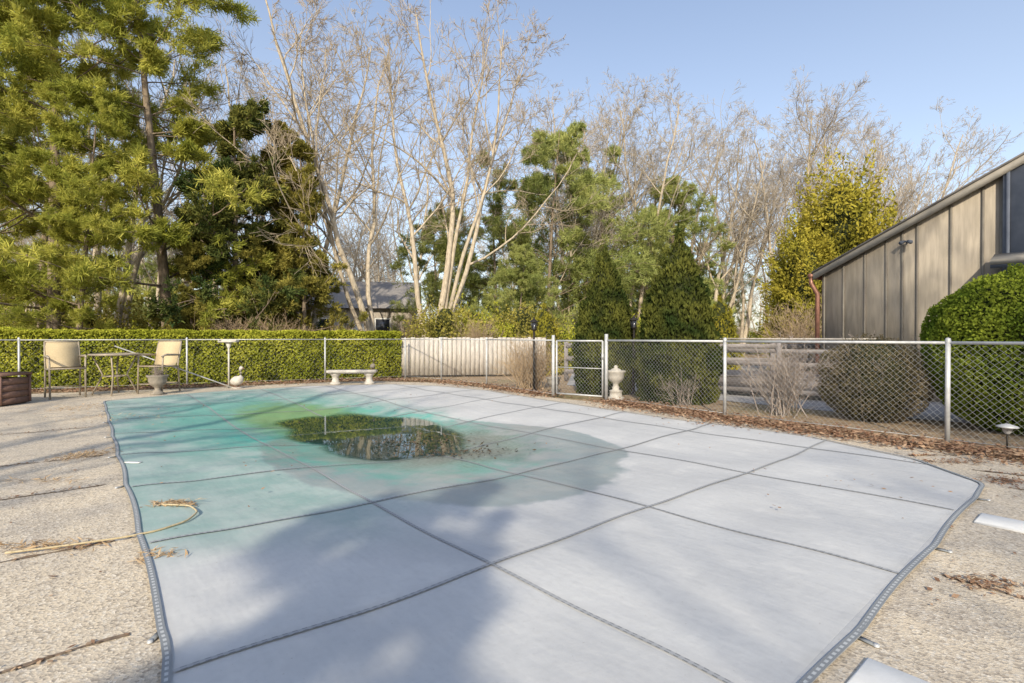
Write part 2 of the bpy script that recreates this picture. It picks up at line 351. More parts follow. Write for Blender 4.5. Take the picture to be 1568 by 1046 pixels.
def coverz(p):
    d=p-Cc;th=np.arctan2(d[...,1],d[...,0]);tt=np.hypot(d[...,0],d[...,1])/Rof(th)
    q=p-P0;u=q@A;v=q@Bv
    g=np.exp(-(((u-1.6)/1.5)**2+((v-5.2)/2.9)**2))
    s=np.clip((1-tt)/.16,0,1);s=s*s*(3-2*s)
    rip=.012*np.sin(u*3.3+1.1*np.sin(v*1.7))*np.sin(v*2.6+.9*np.sin(u*1.9))
    edge_=.012*np.exp(-((u-1.6)/2)**4)*(np.sin(v*4.1+u*2.7)+.7*np.sin(u*6.3-v*2.2))*g
    return .014-s*(.07*(1-np.clip(tt,0,1)**2)+.2*g)-s*rip*(1-g)+s*edge_-.02*s*np.maximum(0,np.sin(u*2.05)*np.sin(v*2.05))
NR=90;tr=(np.linspace(0.004,1,NR))**.9
pts=Cc+tr[:,None,None]*RT[None,:,None]*np.stack([np.cos(TH),np.sin(TH)],-1)[None]
zz=coverz(pts);V=np.concatenate([pts,zz[...,None]],-1).reshape(-1,3)
i=np.arange(NR-1)[:,None]*NTh;j=np.arange(NTh)[None];j2=(j+1)%NTh
F=np.stack([i+j,i+NTh+j,i+NTh+j2,i+j2],-1).reshape(-1,4)
def setuv(me,uvv):
    l=me.uv_layers.new(name='UVMap');li=np.zeros(len(me.loops),dtype=np.int32);me.loops.foreach_get('vertex_index',li)
    l.data.foreach_set('uv',uvv[li].astype(np.float32).ravel())
cover=empty('pool_cover')
me=np_mesh('cover_fabric',[(V,F,0,None)],[M_cover],True)
q=V[:,:2]-P0;setuv(me,np.stack([q@A,q@Bv],-1));addobj('cover_fabric',me,cover)
def ribbon(name,pts2,width,mat,dz=.005,closed=False,zf=coverz):
    P=np.array(pts2);T=nrm(np.gradient(P,axis=0));
    if closed: T=nrm(np.roll(P,-1,0)-np.roll(P,1,0))
    Nn=np.stack([-T[:,1],T[:,0]],-1)
    wd=width if np.isscalar(width) else np.array(width)[:,None]
    L_=P+Nn*wd/2;R_=P-Nn*wd/2
    s=np.concatenate([[0],np.cumsum(np.linalg.norm(np.diff(P,axis=0),axis=1))])
    V=np.concatenate([np.column_stack([L_,zf(L_)+dz]),np.column_stack([R_,zf(R_)+dz])]);n=len(P)
    k=np.arange(n if closed else n-1);k2=(k+1)%n
    F=np.stack([k,k+n,k2+n,k2],-1)
    me=np_mesh(name,[(V,F,0,None)],[mat]);setuv(me,np.concatenate([np.column_stack([np.zeros(n),s]),np.column_stack([np.ones(n),s])]))
    return addobj(name,me,cover)
def clipline(p,d):
    s=np.arange(-16,16,.05);nn=np.array([-d[1],d[0]])
    P=p+s[:,None]*d+(np.sin(s*1.3)*.018)[:,None]*nn;dd=P-Cc
    ok=np.hypot(dd[:,0],dd[:,1])<Rof(np.arctan2(dd[:,1],dd[:,0]))*1.0
    return P[ok]
for i in range(0,4):
    P=clipline(W(1.56*i,0),Bv)
    if len(P)>3: ribbon('strap_long',P,.023,M_strap)
for i in range(0,8):
    P=clipline(W(0,1.56*i),A)
    if len(P)>3: ribbon('strap_cross',P,.023,M_strap,.008)
edge=Cc+(RT[:,None])*np.stack([np.cos(TH),np.sin(TH)],-1)
ribbon('hem',Cc+(edge-Cc)*.998,.032,M_hem,.010,True)
bb=BB()
for k in range(0,26):
    kk=int(np.argmin(np.abs(ar-ar[-1]*k/26)))
    p=edge[kk];d=nrm(p-Cc);bb.box((*(p+d*.025),.008),(.06,.025,.006),0,math.atan2(d[1],d[0]));bb.lathe((*(p+d*.062),0.004),[(.0,.010),(.011,.010),(.013,0)],8,1)
bb.obj('anchor_straps',[M_hem,M_galv],parent=cover)
WL=-.156;na,nr_=96,40
a=np.linspace(0,2*np.pi,na,endpoint=False);rr=np.linspace(.01,1,nr_)
pw=np.stack([W(1.6+2.2*r_*math.cos(x),5.2+4.2*r_*math.sin(x)) for r_ in rr for x in a])
dep=np.clip((WL-coverz(pw))/.06,0,1)
i=np.arange(nr_-1)[:,None]*na;j=np.arange(na)[None];j2=(j+1)%na
wf=np.stack([i+j,i+na+j,i+na+j2,i+j2],-1).reshape(-1,4)
wf=wf[(dep[wf].max(1)>0)]
me=np_mesh('puddle_water',[(np.column_stack([pw,np.full(len(pw),WL)]),wf,0,dep)],[M_water])
addobj('puddle_water',me)
def ring(name,outer,inner,z,mat):
    bm=bmesh.new();es=[]
    for lp in (outer,inner):
        vs=[bm.verts.new((x,y,z)) for x,y in lp]
        for k in range(len(vs)): es.append(bm.edges.new((vs[k],vs[(k+1)%len(vs)])))
    bmesh.ops.triangle_fill(bm,use_beauty=True,edges=es)
    for f in bm.faces:
        f.normal_update()
        if f.normal.z<0: f.normal_flip()
    me=bpy.data.meshes.new(name);bm.to_mesh(me);bm.free();me.materials.append(mat);return addobj(name,me)
edge0=Cc+(RT0[:,None])*np.stack([np.cos(TH),np.sin(TH)],-1)
hole=(Cc+(edge0-Cc)*.93)[::6];hole2=(Cc+(edge0-Cc)*.945)[::6]
ring('ground',[(-900,-900),(900,-900),(900,900),(-900,900)],hole2,-.02,M_ground)
deckp=[(-14,-7),(9,-7),(9,.2),(7.1,2.9),(5.0,5.75),(3.2,8.1),(1.75,10.15),(.9,10.95),(-.7,13.2),(-2.2,14.6),(-4.2,15.1),(-5.8,14.5),(-8,13.1),(-14,10.3)]
ring('concrete_deck',deckp,hole,0,M_deck)
bb=BB();hp=hole
for k in range(len(hp)):
    p=hp[k];q=hp[(k+1)%len(hp)];bb.add([(*p,-.001),(*q,-.001),(*q,-1.6),(*p,-1.6)],[(0,1,2,3)])
bb.add([(-10,-1,-1.6),(7,-1,-1.6),(7,16,-1.6),(-10,16,-1.6)],[(0,1,2,3)])
bb.obj('pool_basin',[simple('pool_plaster',(.3,.5,.55),(.25,.45,.5),3)])
bb=BB();bb.add([(1.5,14,-.012),(6.0,8.6,-.012),(14,2,-.012),(20,30,-.012),(3,24,-.012)],[(0,1,2,3,4)]);bb.obj('driveway',[M_drive])
M_joint=simple('joint_dark',(.13,.1,.08),(.26,.19,.13),20,1,.5)
rng=np.random.default_rng(5)
def jitline(p,q,n=60,am=.02):
    s=np.linspace(0,1,n)[:,None];P=p*(1-s)+q*s;d=nrm(q-p);n_=np.array([-d[1],d[0]])
    return P+n_*(np.cumsum(rng.normal(0,am*.4,n)))[:,None]
cover_par=cover;cover=empty('deck_joints')
flat=lambda p:np.zeros(len(p))
jl=[]
for v in (.43,1.79,3.4,4.85,7.2): jl.append((W(-1.66,v),W(-6.5,v)))
for u in (1.76,4.3): jl.append((W(u,-1.72),W(u,-5)))
jl.append((np.array([4.5,5.0]),np.array([7.,3.2])));jl.append((np.array([4.35,5.6]),np.array([4.95,5.6])))
for k,(p,q) in enumerate(jl): ribbon('joint_%d'%k,jitline(p,q),np.abs(rng.normal(.016,.01,60))+.004,M_joint,.004,zf=flat)
cover=cover_par
M_white=simple('white_paint_old',(.8,.79,.76),(.72,.71,.68),9,.9,.05,0,.1)
def plate(name,c,la,lb):
    b=BB();h=.016;v=[]
    for z,k in ((.001,1.0),(h-.004,1.0),(h,.97)):
        for sa,sb in ((-1,-1),(1,-1),(1,1),(-1,1)):
            p=np.array(c)+A*la*.5*sa*k+Bv*lb*.5*sb*k;v.append((p[0],p[1],z))
    f=[(8,9,10,11)]
    for r in (0,4):
        for k in range(4): f.append((r+k,r+(k+1)%4,r+4+(k+1)%4,r+4+k))
    b.add(v,f);return b.obj(name,[M_white])
plate('skimmer_lid',(3.52,3.42),.27,.6);plate('skimmer_lid',(1.50,1.75),.27,.55)
b=BB();b.box((0,0,.02),(.16,.05,.006));b.obj('cover_label',[M_white],loc=(*W(-1.42,4.15),0),rz=-.1)
def scatter(name,pts,mat,size=.05,zc=.012,asp=.5,spread=0):
    N=len(pts);p=np.column_stack([pts,np.abs(rng.normal(0,zc,N))+.008])
    an=rng.uniform(0,2*np.pi,N);a_=np.stack([np.cos(an),np.sin(an),rng.normal(0,.25,N)],-1)
    w_=np.stack([-np.sin(an),np.cos(an),rng.normal(0,.35,N)],-1);s=size*rng.uniform(.5,1.3,(N,1))
    V=np.stack([p-a_*s*.5,p+w_*s*asp*.5,p+a_*s*.5,p-w_*s*asp*.5],1).reshape(-1,3);V[:,2]=np.maximum(V[:,2],.005)
    return addobj(name,np_mesh(name,[(V,np.arange(4*N).reshape(-1,4),0,np.repeat(rng.uniform(0,1,N),4))],[mat]))
def along(poly,n,wd):
    poly=np.array(poly,float);sg=np.linalg.norm(np.diff(poly,axis=0),axis=1);cs=np.concatenate([[0],np.cumsum(sg)])
    s=rng.uniform(0,cs[-1],n);x=np.interp(s,cs,poly[:,0]);y=np.interp(s,cs,poly[:,1]);return np.column_stack([x,y])+rng.normal(0,1,(n,2))*np.array(wd)
scatter('fallen_leaves',along([(1.9,10.3),(3.3,8.15),(5.1,5.95),(7.2,3.3),(8.5,1.4)],15000,.26),M_dry,.06,.03)
scatter('fallen_leaves',along([(-13,11.4),(-8,13.5),(-5.6,14.8),(-4,15.5),(-2.1,14.9),(-.6,13.4),(.9,11.2)],9000,.24),M_dry,.07,.03)
pl=[]
for p,q in jl: pl.append(along([p,p+(q-p)*.35],110,.02))
scatter('joint_debris',np.concatenate(pl),M_dry,.03,.005)
def pile(px,n,s): return np.array(px)+rng.normal(0,1,(n,2))*s
scatter('pine_straw_piles',np.concatenate([pile((-2.62,3.95),220,(.08,.035)),pile((-2.9,3.15),120,(.2,.04)),pile((-4.7,5.6),260,(.13,.13)),pile((-2.1,3.02),90,(.06,.04)),pile((-4.2,4.6),60,(.25,.04)),pile((-8.0,9.3),200,(.3,.3)),pile((-6.5,8.2),120,(.5,.2))]),M_straw,.08,.01,.12)
onc=np.array([W(rng.uniform(1.5,4.8),rng.uniform(.5,9)) for _ in range(40)])
scatter('deck_leaves',np.concatenate([pile((2.5,2.68),130,(.09,.05)),pile((4.45,4.6),200,(.12,.08)),pile((2.6,2.35),40,(.05,.03)),pile((4.6,5.3),250,(.25,.06)),pile((3.1,7.6),160,(.3,.12)),pile((1.9,9.2),140,(.3,.15)),onc,np.column_stack([rng.uniform(-9,-2,260),rng.uniform(1,12,260)]),np.column_stack([rng.uniform(2,6,160),rng.uniform(1,5,160)])]),M_dry,.035,.006)
M_wet=simple('wet_leaves',(.06,.05,.03),(.14,.1,.06),10,.5)
pp=np.concatenate([W(1.7,3.9)+rng.normal(0,1,(260,2))*np.array([.42,.22]),W(1.75,3.0)+rng.normal(0,1,(260,2))*np.array([.4,.16])]);o=scatter('puddle_debris',pp,M_wet,.055,.018,.4)
# settle debris on the water or on the damp cloth beside it
me=o.data;co_=np.zeros(len(me.vertices)*3);me.vertices.foreach_get('co',co_);co_=co_.reshape(-1,3);co_[:,2]+=np.maximum(coverz(co_[:,:2]),WL);me.vertices.foreach_set('co',co_.ravel());me.update()
b=BB();ctrl=[(-3.0,3.02),(-2.75,3.12),(-2.475,3.26),(-2.34,3.37),(-2.26,3.55),(-2.3,3.74),(-2.45,3.88),(-2.67,3.9)]
ct=np.array(ctrl);ss=np.linspace(0,len(ct)-1,60);P=np.column_stack([np.interp(ss,range(len(ct)),ct[:,0]),np.interp(ss,range(len(ct)),ct[:,1])])
for _ in range(4): P[1:-1]=(P[:-2]+P[1:-1]*2+P[2:])/4
b.tube(np.column_stack([P,np.full(60,.022)]),.007,6);b.obj('rope',[simple('rope_tan',(.5,.42,.28),(.4,.33,.2),40,.9,.5)],True)
# ------------------------------------------------------------------ chain link fences
def chainlink(name,poly,h=1.26,sp=.07,wr=.0019,pr_=.027,rr_=.019):
    e=empty(name);b=BB()
    poly=[np.array(p,float) for p in poly]
    for k,p in enumerate(poly):
        b.tube([(*p,-.02),(*p,h-.0)],pr_,10);b.lathe((*p,h),[(pr_+.004,-.03),(pr_+.004,.0),(pr_-.003,.025),(.0,.035)],10)
    P=[]
    for k in range(len(poly)-1):
        p,q=poly[k],poly[k+1];L=np.linalg.norm(q-p);d=(q-p)/L
        b.tube([(*p,h-.03),(*q,h-.03)],rr_,8);b.tube([(*p,.06),(*q,.06)],.004,4)
        s=np.arange(-h,L,sp)
        for x in s:
            for sg in (0,1):
                x0,x1=x,x+h-.09
                z0,z1=(.05,h-.04) if sg==0 else (h-.04,.05)
                a0=max(x0,0);a1=min(x1,L)
                if a1<=a0: continue
                f0=(a0-x0)/(x1-x0);f1=(a1-x0)/(x1-x0)
                off=.004*(1 if sg else -1)
                nn=np.array([-d[1],d[0]])*(off+.024)
                P.append([(*(p+d*a0+nn),z0+(z1-z0)*f0),(*(p+d*a1+nn),z0+(z1-z0)*f1)])
    b.obj('posts_and_rails',[M_galv],True,parent=e)
    P=np.array(P);v,f=tubes(P,np.full(P.shape[:2],wr),3);addobj('mesh_wire',np_mesh('mesh_wire',[(v,f,0,None)],[M_wire]),e)
    return e
chainlink('chain_link_fence',[(1.92,10.42),(3.47,8.34),(5.28,6.2),(7.15,3.95),(8.9,1.85)],wr=.0016,sp=.075)
chainlink('chain_link_fence',[(-19,8.7),(-11.75,12.2),(-8.7,13.7),(-5.55,15.2),(-3.4,16.3),(-2.1,15.2),(-.68,13.7),(.9,11.15)],sp=.13,wr=.0011,pr_=.024,rr_=.014)
g=empty('chain_link_gate');b=BB();p=np.array([.97,11.1]);q=np.array([1.86,10.5]);
for x in (p,q): b.tube([(*x,.08),(*x,1.22)],.021,8)
for z in (.08,1.22): b.tube([(*p,z),(*q,z)],.018,8)
b.tube([(*p,.65),(*q,.65)],.009,6)
b.tube([(1.92,10.42,0),(1.92,10.42,1.36)],.036,10);b.tube([(.9,11.15,0),(.9,11.15,1.34)],.036,10);b.box((*q,.9),(.05,.05,.12))
b.obj('frame',[M_galv],True,parent=g)
L=np.linalg.norm(q-p);d=(q-p)/L;P=[]
for x in np.arange(-1.14,L,.08):
    for sg in (0,1):
        a0=max(x,0);a1=min(x+1.14,L)
        if a1<=a0: continue
        z=lambda s:(.08+(s-x)) if sg==0 else (1.22-(s-x))
        P.append([(*(p+d*a0),z(a0)),(*(p+d*a1),z(a1))])
P=np.array(P);v,f=tubes(P,np.full(P.shape[:2],.0017),3);addobj('mesh_wire',np_mesh('mesh_wire',[(v,f,0,None)],[M_wire]),g)
# ------------------------------------------------------------------ hedge
def hedge(name,poly,H,T,N,mats,size=.055):
    poly=np.array(poly,float);sg=np.linalg.norm(np.diff(poly,axis=0),axis=1);cs=np.concatenate([[0],np.cumsum(sg)])
    r=np.random.default_rng(11);s=r.uniform(0,cs[-1],N);k=np.clip(np.searchsorted(cs,s)-1,0,len(sg)-1)
    d=(poly[k+1]-poly[k])/sg[k][:,None];c_=poly[k]+d*(s-cs[k])[:,None];n2=np.stack([d[:,1],-d[:,0]],-1)
    side=r.uniform(0,1,N);front=side<.55;top=(side>=.55)&(side<.9)
    z=np.where(top,H,r.uniform(0.02,H,N));off=np.where(front,T/2,np.where(top,r.uniform(-T/2,T/2,N),-T/2))
    base=np.column_stack([c_+n2*off[:,None],z]);n3=np.where(top[:,None],np.array([0,0,1.]),np.column_stack([n2*np.sign(off)[:,None],np.zeros(N)]))
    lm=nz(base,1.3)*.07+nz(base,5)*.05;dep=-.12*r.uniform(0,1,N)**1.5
    base+=n3*(lm+dep)[:,None]
    V,F=leaves(r,base,n3,size,.6,.3,.6)
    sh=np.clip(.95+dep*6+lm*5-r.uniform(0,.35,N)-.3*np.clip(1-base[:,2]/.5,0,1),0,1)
    ch=[(V,F,0,np.repeat(sh,4))]
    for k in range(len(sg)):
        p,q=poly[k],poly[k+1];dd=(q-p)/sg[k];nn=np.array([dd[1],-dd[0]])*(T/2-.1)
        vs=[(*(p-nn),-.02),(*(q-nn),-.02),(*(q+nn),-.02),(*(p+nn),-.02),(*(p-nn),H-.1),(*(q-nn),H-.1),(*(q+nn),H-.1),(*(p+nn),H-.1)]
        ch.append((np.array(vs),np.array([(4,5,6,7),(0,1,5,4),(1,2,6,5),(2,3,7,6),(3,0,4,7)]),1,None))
    return addobj(name,np_mesh(name,ch,mats))
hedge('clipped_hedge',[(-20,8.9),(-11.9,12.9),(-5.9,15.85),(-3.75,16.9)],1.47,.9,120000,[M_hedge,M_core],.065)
# ------------------------------------------------------------------ trees
wp=lambda t:(1.05-.6*t)*(.8+.2*np.sin(t*23))
pine_a=pine_mesh('pine_a',1,18,5.4,[M_pbark,M_pine],base=.1,nb=52,k2=12,k3=6,t2=.38,prof=wp,lr=(.45,1.25),nn=8,nw=.013,tuft=.2,flat=.18,rise=(62,98),tr=.011)
pine_b=pine_mesh('pine_b',2,15,5.2,[M_pbark,M_pine],base=.1,nb=46,k2=12,k3=6,t2=.38,prof=wp,lr=(.45,1.25),nn=8,nw=.013,tuft=.2,flat=.18,rise=(62,98),tr=.012)
rp=lambda t:(.55+.75*np.sin(np.clip(t*1.15,0,1)*np.pi)*.8)*(1.1-.6*t)
pine_c=pine_mesh('pine_c',3,12,4.8,[M_pbark,M_pine2],base=.1,nb=46,k2=11,k3=5,tuft=.22,nw=.014,nn=7,prof=rp,lr=(.4,1.3),flat=.3,rise=(50,85),t2=.35,tr=.011)
pine_d=pine_mesh('pine_d',8,11.5,4.4,[M_pbark,M_pine2],base=.08,nb=40,k2=11,k3=5,tuft=.22,nw=.014,nn=7,prof=rp,lr=(.4,1.3),flat=.3,rise=(50,85),t2=.35,lean=(.08,.03),tr=.011)
ced=pine_mesh('cedar_a',4,9.5,3.4,[M_pbark,M_cedar],base=.08,nb=62,k2=10,k3=5,tuft=.14,nw=.02,rise=(45,85),flat=.8,prof=lambda t:1.05-.8*t,lr=(.4,1.25))
oli=pine_mesh('cedar_b',5,9,2.6,[M_pbark,M_olive],base=.1,nb=56,k2=9,k3=5,tuft=.14,nw=.018,rise=(40,75),flat=.8,lr=(.4,1.2),tr=.011)
for me,x,y,rz,s in [(pine_a,-14.8,16.5,0,1),(pine_b,-12.0,17.8,1.2,1.08),(pine_a,-21,20,2.5,1.0),(pine_b,-17.6,15.2,3.9,.9),(pine_b,-24,26,3.9,1.1),(pine_b,-13.2,15.6,5,.55)]:
    inst('white_pine_tree',me,(x,y,-.02),rz,s)
for me,x,y,rz,s in [(pine_c,1.9,28,0,1.02),(pine_d,-.9,28,2,.9),(pine_d,5.6,31,4,1.0),(pine_c,9.2,31,1,.9),(pine_c,-4.2,30,5,.7),(pine_c,.2,23.5,1,.45)]:
    inst('pine_tree',me,(x,y,-.02),rz,s)
inst('red_cedar_tree',ced,(-9.9,18.5,-.02),0,.98);inst('red_cedar_tree',ced,(-11.2,24,-.02),2,.8)
inst('juniper_tree',oli,(-7.5,18.6,-.02),0,.92);inst('juniper_tree',oli,(-8.7,19.6,-.02),2,1.02);inst('juniper_tree',oli,(-10.8,17.2,-.02),3,.55)
hero=bare_mesh('maple_a',21,([[0,0,0],[.12,0,0],[-.14,.1,0],[.1,.12,0],[.2,-.08,0]],[[.03,0,1],[.2,.05,1],[-.16,.1,1],[.09,.12,1],[.3,-.05,1]],[15.5,15,14,14.5,13.5],[.17,.13,.13,.12,.11]),[M_bark,M_twig],kids=(8,7,6,4),t0=.3,spread=(28,60),wob=.065,lf=.42)
inst('bare_maple_tree',hero,(-3.35,22,-.02),0,1.02)
lean=bare_mesh('maple_b',22,([[0,0,0],[.1,.1,0],[-.1,0,0]],[[-.06,0,1],[-.24,.05,1],[-.38,-.1,1]],[14.5,15,13.5],[.14,.12,.1]),[M_bark,M_twig],kids=(8,7,6,4),t0=.3,spread=(28,60),wob=.08,lf=.42)
inst('bare_oak_tree',lean,(-5.4,20.5,-.02),0,1.0)
wide=bare_mesh('maple_c',23,([[0,0,0],[0,0,0],[0,0,0]],[[.1,0,1],[.38,0,1],[-.2,.1,1]],[14,13.5,13],[.18,.14,.14]),[M_bark,M_twig_haze],kids=(8,7,6,4),t0=.35,spread=(28,58),wob=.08)
inst('bare_oak_tree',wide,(16.2,30,-.02),0,1.02);inst('bare_oak_tree',wide,(5.5,33,-.02),2.4,1.1)
vars_=[]
for k in range(4):
    r=np.random.default_rng(40+k)
    vars_.append(bare_mesh('distant_bare_%d'%k,60+k,([[0,0,0],[.1,.1,0]],[[r.uniform(-.1,.1),0,1],[r.uniform(-.3,.3),r.uniform(-.2,.2),1]],[15,13],[.15,.12]),[M_bark,M_twig_haze],kids=(9,7,5,4),t0=.3,spread=(28,58),wob=.08,lf=.45))
for k,(x,y,s) in enumerate([(-17,22,1.05),(-13.5,22.5,1.0),(-19.5,24,1.1),(-10.2,25,1.05),(-16,27,1.1)]): inst('bare_oak_tree',vars_[k%4],(x,y,-.02),k*1.9,s)
woods=empty('distant_woods');r=np.random.default_rng(9)
for k in range(140):
    y=r.uniform(30,72) if k<98 else r.uniform(72,125);x=r.uniform(-1.25,1.25)*y
    if y<42 and (-8<x<1): continue
    s=r.uniform(.7,1.05)
    if x/y>.8: s*=.68
    inst('bare_tree',vars_[k%4],(x,y,-.02),r.uniform(0,6.28),s,woods)
for k,(px,y,s) in enumerate([(.14,34,1.08),(.2,36,1.12),(.27,33,1.02),(.33,36,1.1),(.38,32,.96),(.45,35,1.05),(.1,40,1.2),(.62,37,1.08),(.68,34,1.0),(.74,38,1.0),(.52,33,.95),(.56,42,1.1),(-.2,40,1.2),(-.45,32,1.1),(.23,31,.98),(.41,40,1.2)]):
    inst('bare_tree',vars_[(k+1)%4],(px*y,y,-.02),k*1.7,s,woods)
for k in range(26):
    y=r.uniform(34,60);x=r.uniform(-1.15,.5)*y
    if -.4<x/y<-.22: continue
    inst('pine',pine_c if k%2 else pine_d,(x,y,-.02),r.uniform(0,6),r.uniform(.5,.9),woods)
egg=lambda h:np.sqrt(np.clip(1-(2*h-.9)**2/1.25,0.02,1))
und=shrub_mesh('under_a',31,2.2,1.5,egg,[M_hedge,M_core],N=9000,size=.11,lump=.5,ls=1.6,depth=.6,core=.3)
und2=shrub_mesh('under_b',32,2.6,1.6,egg,[M_olive,M_core],N=9000,size=.11,lump=.5,ls=1.6,depth=.7,core=.25)
for k,(x,y,s) in enumerate([(-2.6,20,1),(-1.0,20.5,.9),(-5.0,21,.6),(.4,21,1),(2.2,22,.8),(-1.8,24,1.2),(4.5,22,.8),(6,23,1),(-13,19,.8),(-16,19,1.),(-14,27,1.3),(-19,18,1.0),(-14.5,22,1.2)]):
    inst('understory_shrub',und if k%3 else und2,(x,y,-.02),k*1.3,s)
def twigshrub(name,seed,H,n,sp,mats,kids=(6,5)):
    r=np.random.default_rng(seed);S=np.column_stack([r.normal(0,.12,(n,2)),np.zeros(n)]);D=np.column_stack([r.normal(0,sp,(n,2)),np.ones(n)])
    o=grow(r,S,D,r.uniform(.6,1,n)*H,np.full(n,.011),[dict(n=6,wob=.08,trop=.03,kids=kids[0],t0=.2,ang=(20,45),lenf=.5,radf=.6,rmin=.004),dict(n=4,wob=.12,trop=.03,kids=kids[1],t0=.2,ang=(20,50),lenf=.5,radf=.6,rmin=.003),dict(n=3,wob=.1,tip=.5)])
    ch=[]
    for P,R,_ in o: v,f=tubes(P,R,3);ch.append((v,f,0,None))
    return np_mesh(name,ch,mats)
M_stick=simple('stick_grey',(.4,.34,.3),(.3,.25,.21),9,.9,.1)
ts=twigshrub('twiggy',3,1.25,34,.35,[M_stick]);ts2=twigshrub('twiggy_tan',4,1.6,60,.35,[simple('stick_tan',(.5,.38,.25),(.38,.28,.18),9,.9,.1)])
brush=empty('woodland_brush')
for k in range(150):
    y=r.uniform(26,85);x=r.uniform(-1.2,1.1)*y
    if x>7 and y<34: continue
    if -.42<x/y<-.2 and y<37: continue
    inst('brush',[ts2,und2,ts2,und][k%4],(x,y,-.02),r.uniform(0,6),r.uniform(1.1,2.1) if k%2==0 else r.uniform(.7,1.5),brush)
inst('bare_shrub',ts,(4.55,8.6,-.02),0,1);inst('bare_shrub',ts,(4.9,9.3,-.02),2,.9);inst('bare_shrub',ts,(3.3,9.9,-.02),2,.6)
for x,y,s in [(-8.3,17.6,1.25),(-7.3,17.3,1.0),(-9.3,17.0,1.2),(.3,12.6,.8),(.6,12.9,.75),(-1.3,18.5,1.2),(9.6,17,1.5),(-6.2,18,1.0)]: inst('tan_shrub',ts2,(x,y,-.02),x,s)
conep=lambda h:np.where(h<.22,.85+.15*h/.22,np.clip(1-((h-.22)/.78)**1.6,0.02,1)**.95)
c1=shrub_mesh('cone_a',51,3.5,.86,conep,[M_arb,M_core],N=32000,size=.085,lump=.16,ls=3.6,depth=.2,asp=.4,up=1.0,jit=.4)
c2=shrub_mesh('cone_b',52,3.45,.74,conep,[M_arb,M_core],N=28000,size=.085,lump=.16,ls=3.6,depth=.2,asp=.4,up=1.0,jit=.4)
inst('arborvitae_tree',c1,(3.42,10.6,-.02),0,1);inst('arborvitae_tree',c2,(2.2,12.1,-.02),0,1)
gold=shrub_mesh('gold_a',53,7.7,1.6,lambda h:np.clip(1-(np.abs(h-.4)/.63)**2.6,.02,1)**.6,[M_gold,M_core],N=34000,size=.15,lump=.5,ls=1.3,depth=.4,asp=.45,up=.6,jit=.6,core=.55)
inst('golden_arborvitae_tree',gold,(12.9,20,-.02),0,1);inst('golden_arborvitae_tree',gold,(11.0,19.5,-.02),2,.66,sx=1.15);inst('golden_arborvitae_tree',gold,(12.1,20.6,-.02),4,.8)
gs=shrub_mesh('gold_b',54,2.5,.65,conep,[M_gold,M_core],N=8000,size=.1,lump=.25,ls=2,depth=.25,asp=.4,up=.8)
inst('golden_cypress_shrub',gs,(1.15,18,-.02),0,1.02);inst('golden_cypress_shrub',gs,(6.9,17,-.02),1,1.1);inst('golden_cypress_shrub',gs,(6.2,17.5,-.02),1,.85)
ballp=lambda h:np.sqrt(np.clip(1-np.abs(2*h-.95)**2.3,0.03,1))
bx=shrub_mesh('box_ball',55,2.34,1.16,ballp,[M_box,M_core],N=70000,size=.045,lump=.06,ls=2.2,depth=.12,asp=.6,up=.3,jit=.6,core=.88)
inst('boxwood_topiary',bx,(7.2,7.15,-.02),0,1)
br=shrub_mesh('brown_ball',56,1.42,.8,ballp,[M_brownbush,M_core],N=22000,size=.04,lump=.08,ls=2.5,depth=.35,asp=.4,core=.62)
inst('winter_bush',br,(5.75,8.15,-.02),0,.97);inst('bare_shrub',ts,(5.75,8.15,-.02),1,1.0)
# ------------------------------------------------------------------ board fence & timber deck rails
M_wf=simple('whitewashed_wood',(.54,.5,.45),(.4,.37,.33),5,.85,.3,stretch=(4,4,.7))
def boardfence(name,p,q,h,mats):
    p=np.array(p);q=np.array(q);L=np.linalg.norm(q-p);d=(q-p)/L;rz=math.atan2(d[1],d[0]);b=BB();x=.08
    n=np.array([-d[1],d[0]])
    while x<L:
        hh=h+rng.uniform(-.015,.015);c_=p+d*x;b.box((*(c_+n*rng.uniform(-.004,.004)),hh/2+.03),(.14,.018,hh-.04),0,rz);x+=.15
    for z in (.3,h-.2): c_=p+d*L/2+n*.04;b.box((*c_,z),(L,.04,.09),0,rz)
    for x in np.arange(0,L+.01,2.2): c_=p+d*min(x,L)+n*.115;b.box((*c_,h/2),(.1,.1,h+.06),0,rz)
    return b.obj(name,mats)
boardfence('board_fence',(-3.75,16.6),(1.1,17.3),1.27,[M_wf])
M_gw=simple('weathered_wood',(.3,.275,.27),(.2,.18,.175),4,.85,.3,stretch=(1,1,5))
def railfence(name,p,q,h=1.15,n=3):
    p=np.array(p);q=np.array(q);L=np.linalg.norm(q-p);d=(q-p)/L;rz=math.atan2(d[1],d[0]);b=BB()
    for z in np.linspace(.28,h-.1,n): b.box((*(p+d*L/2),z),(L,.035,.13),0,rz)
    for x in np.linspace(0,L,max(2,int(L/1.8)+1)): b.box((*(p+d*x+np.array([-d[1],d[0]])*.075),h/2),(.11,.11,h),0,rz)
    return b.obj(name,[M_gw])
railfence('wooden_rail_fence',(1.6,15.2),(9.0,13.6))
dk=empty('wooden_deck');p=np.array([4.4,11.9]);q=np.array([7.0,9.9]);L=np.linalg.norm(q-p);d=(q-p)/L;n=np.array([-d[1],d[0]]);n=n if n[1]>0 else -n;rz=math.atan2(d[1],d[0]);b=BB()
for k in range(14): b.box((*(p+d*L/2+n*(.08+k*.15)),.42),(L,.14,.035),0,rz)
b.box((*(p+d*L/2-n*.02),.3),(L,.035,.2),0,rz);b.box((*(p+d*L/2-n*.01),.14),(L,.03,.1),0,rz)
for s_ in (0,.5,1): b.box((*(p+d*L*s_-n*.07),.62),(.09,.09,1.24),0,rz)
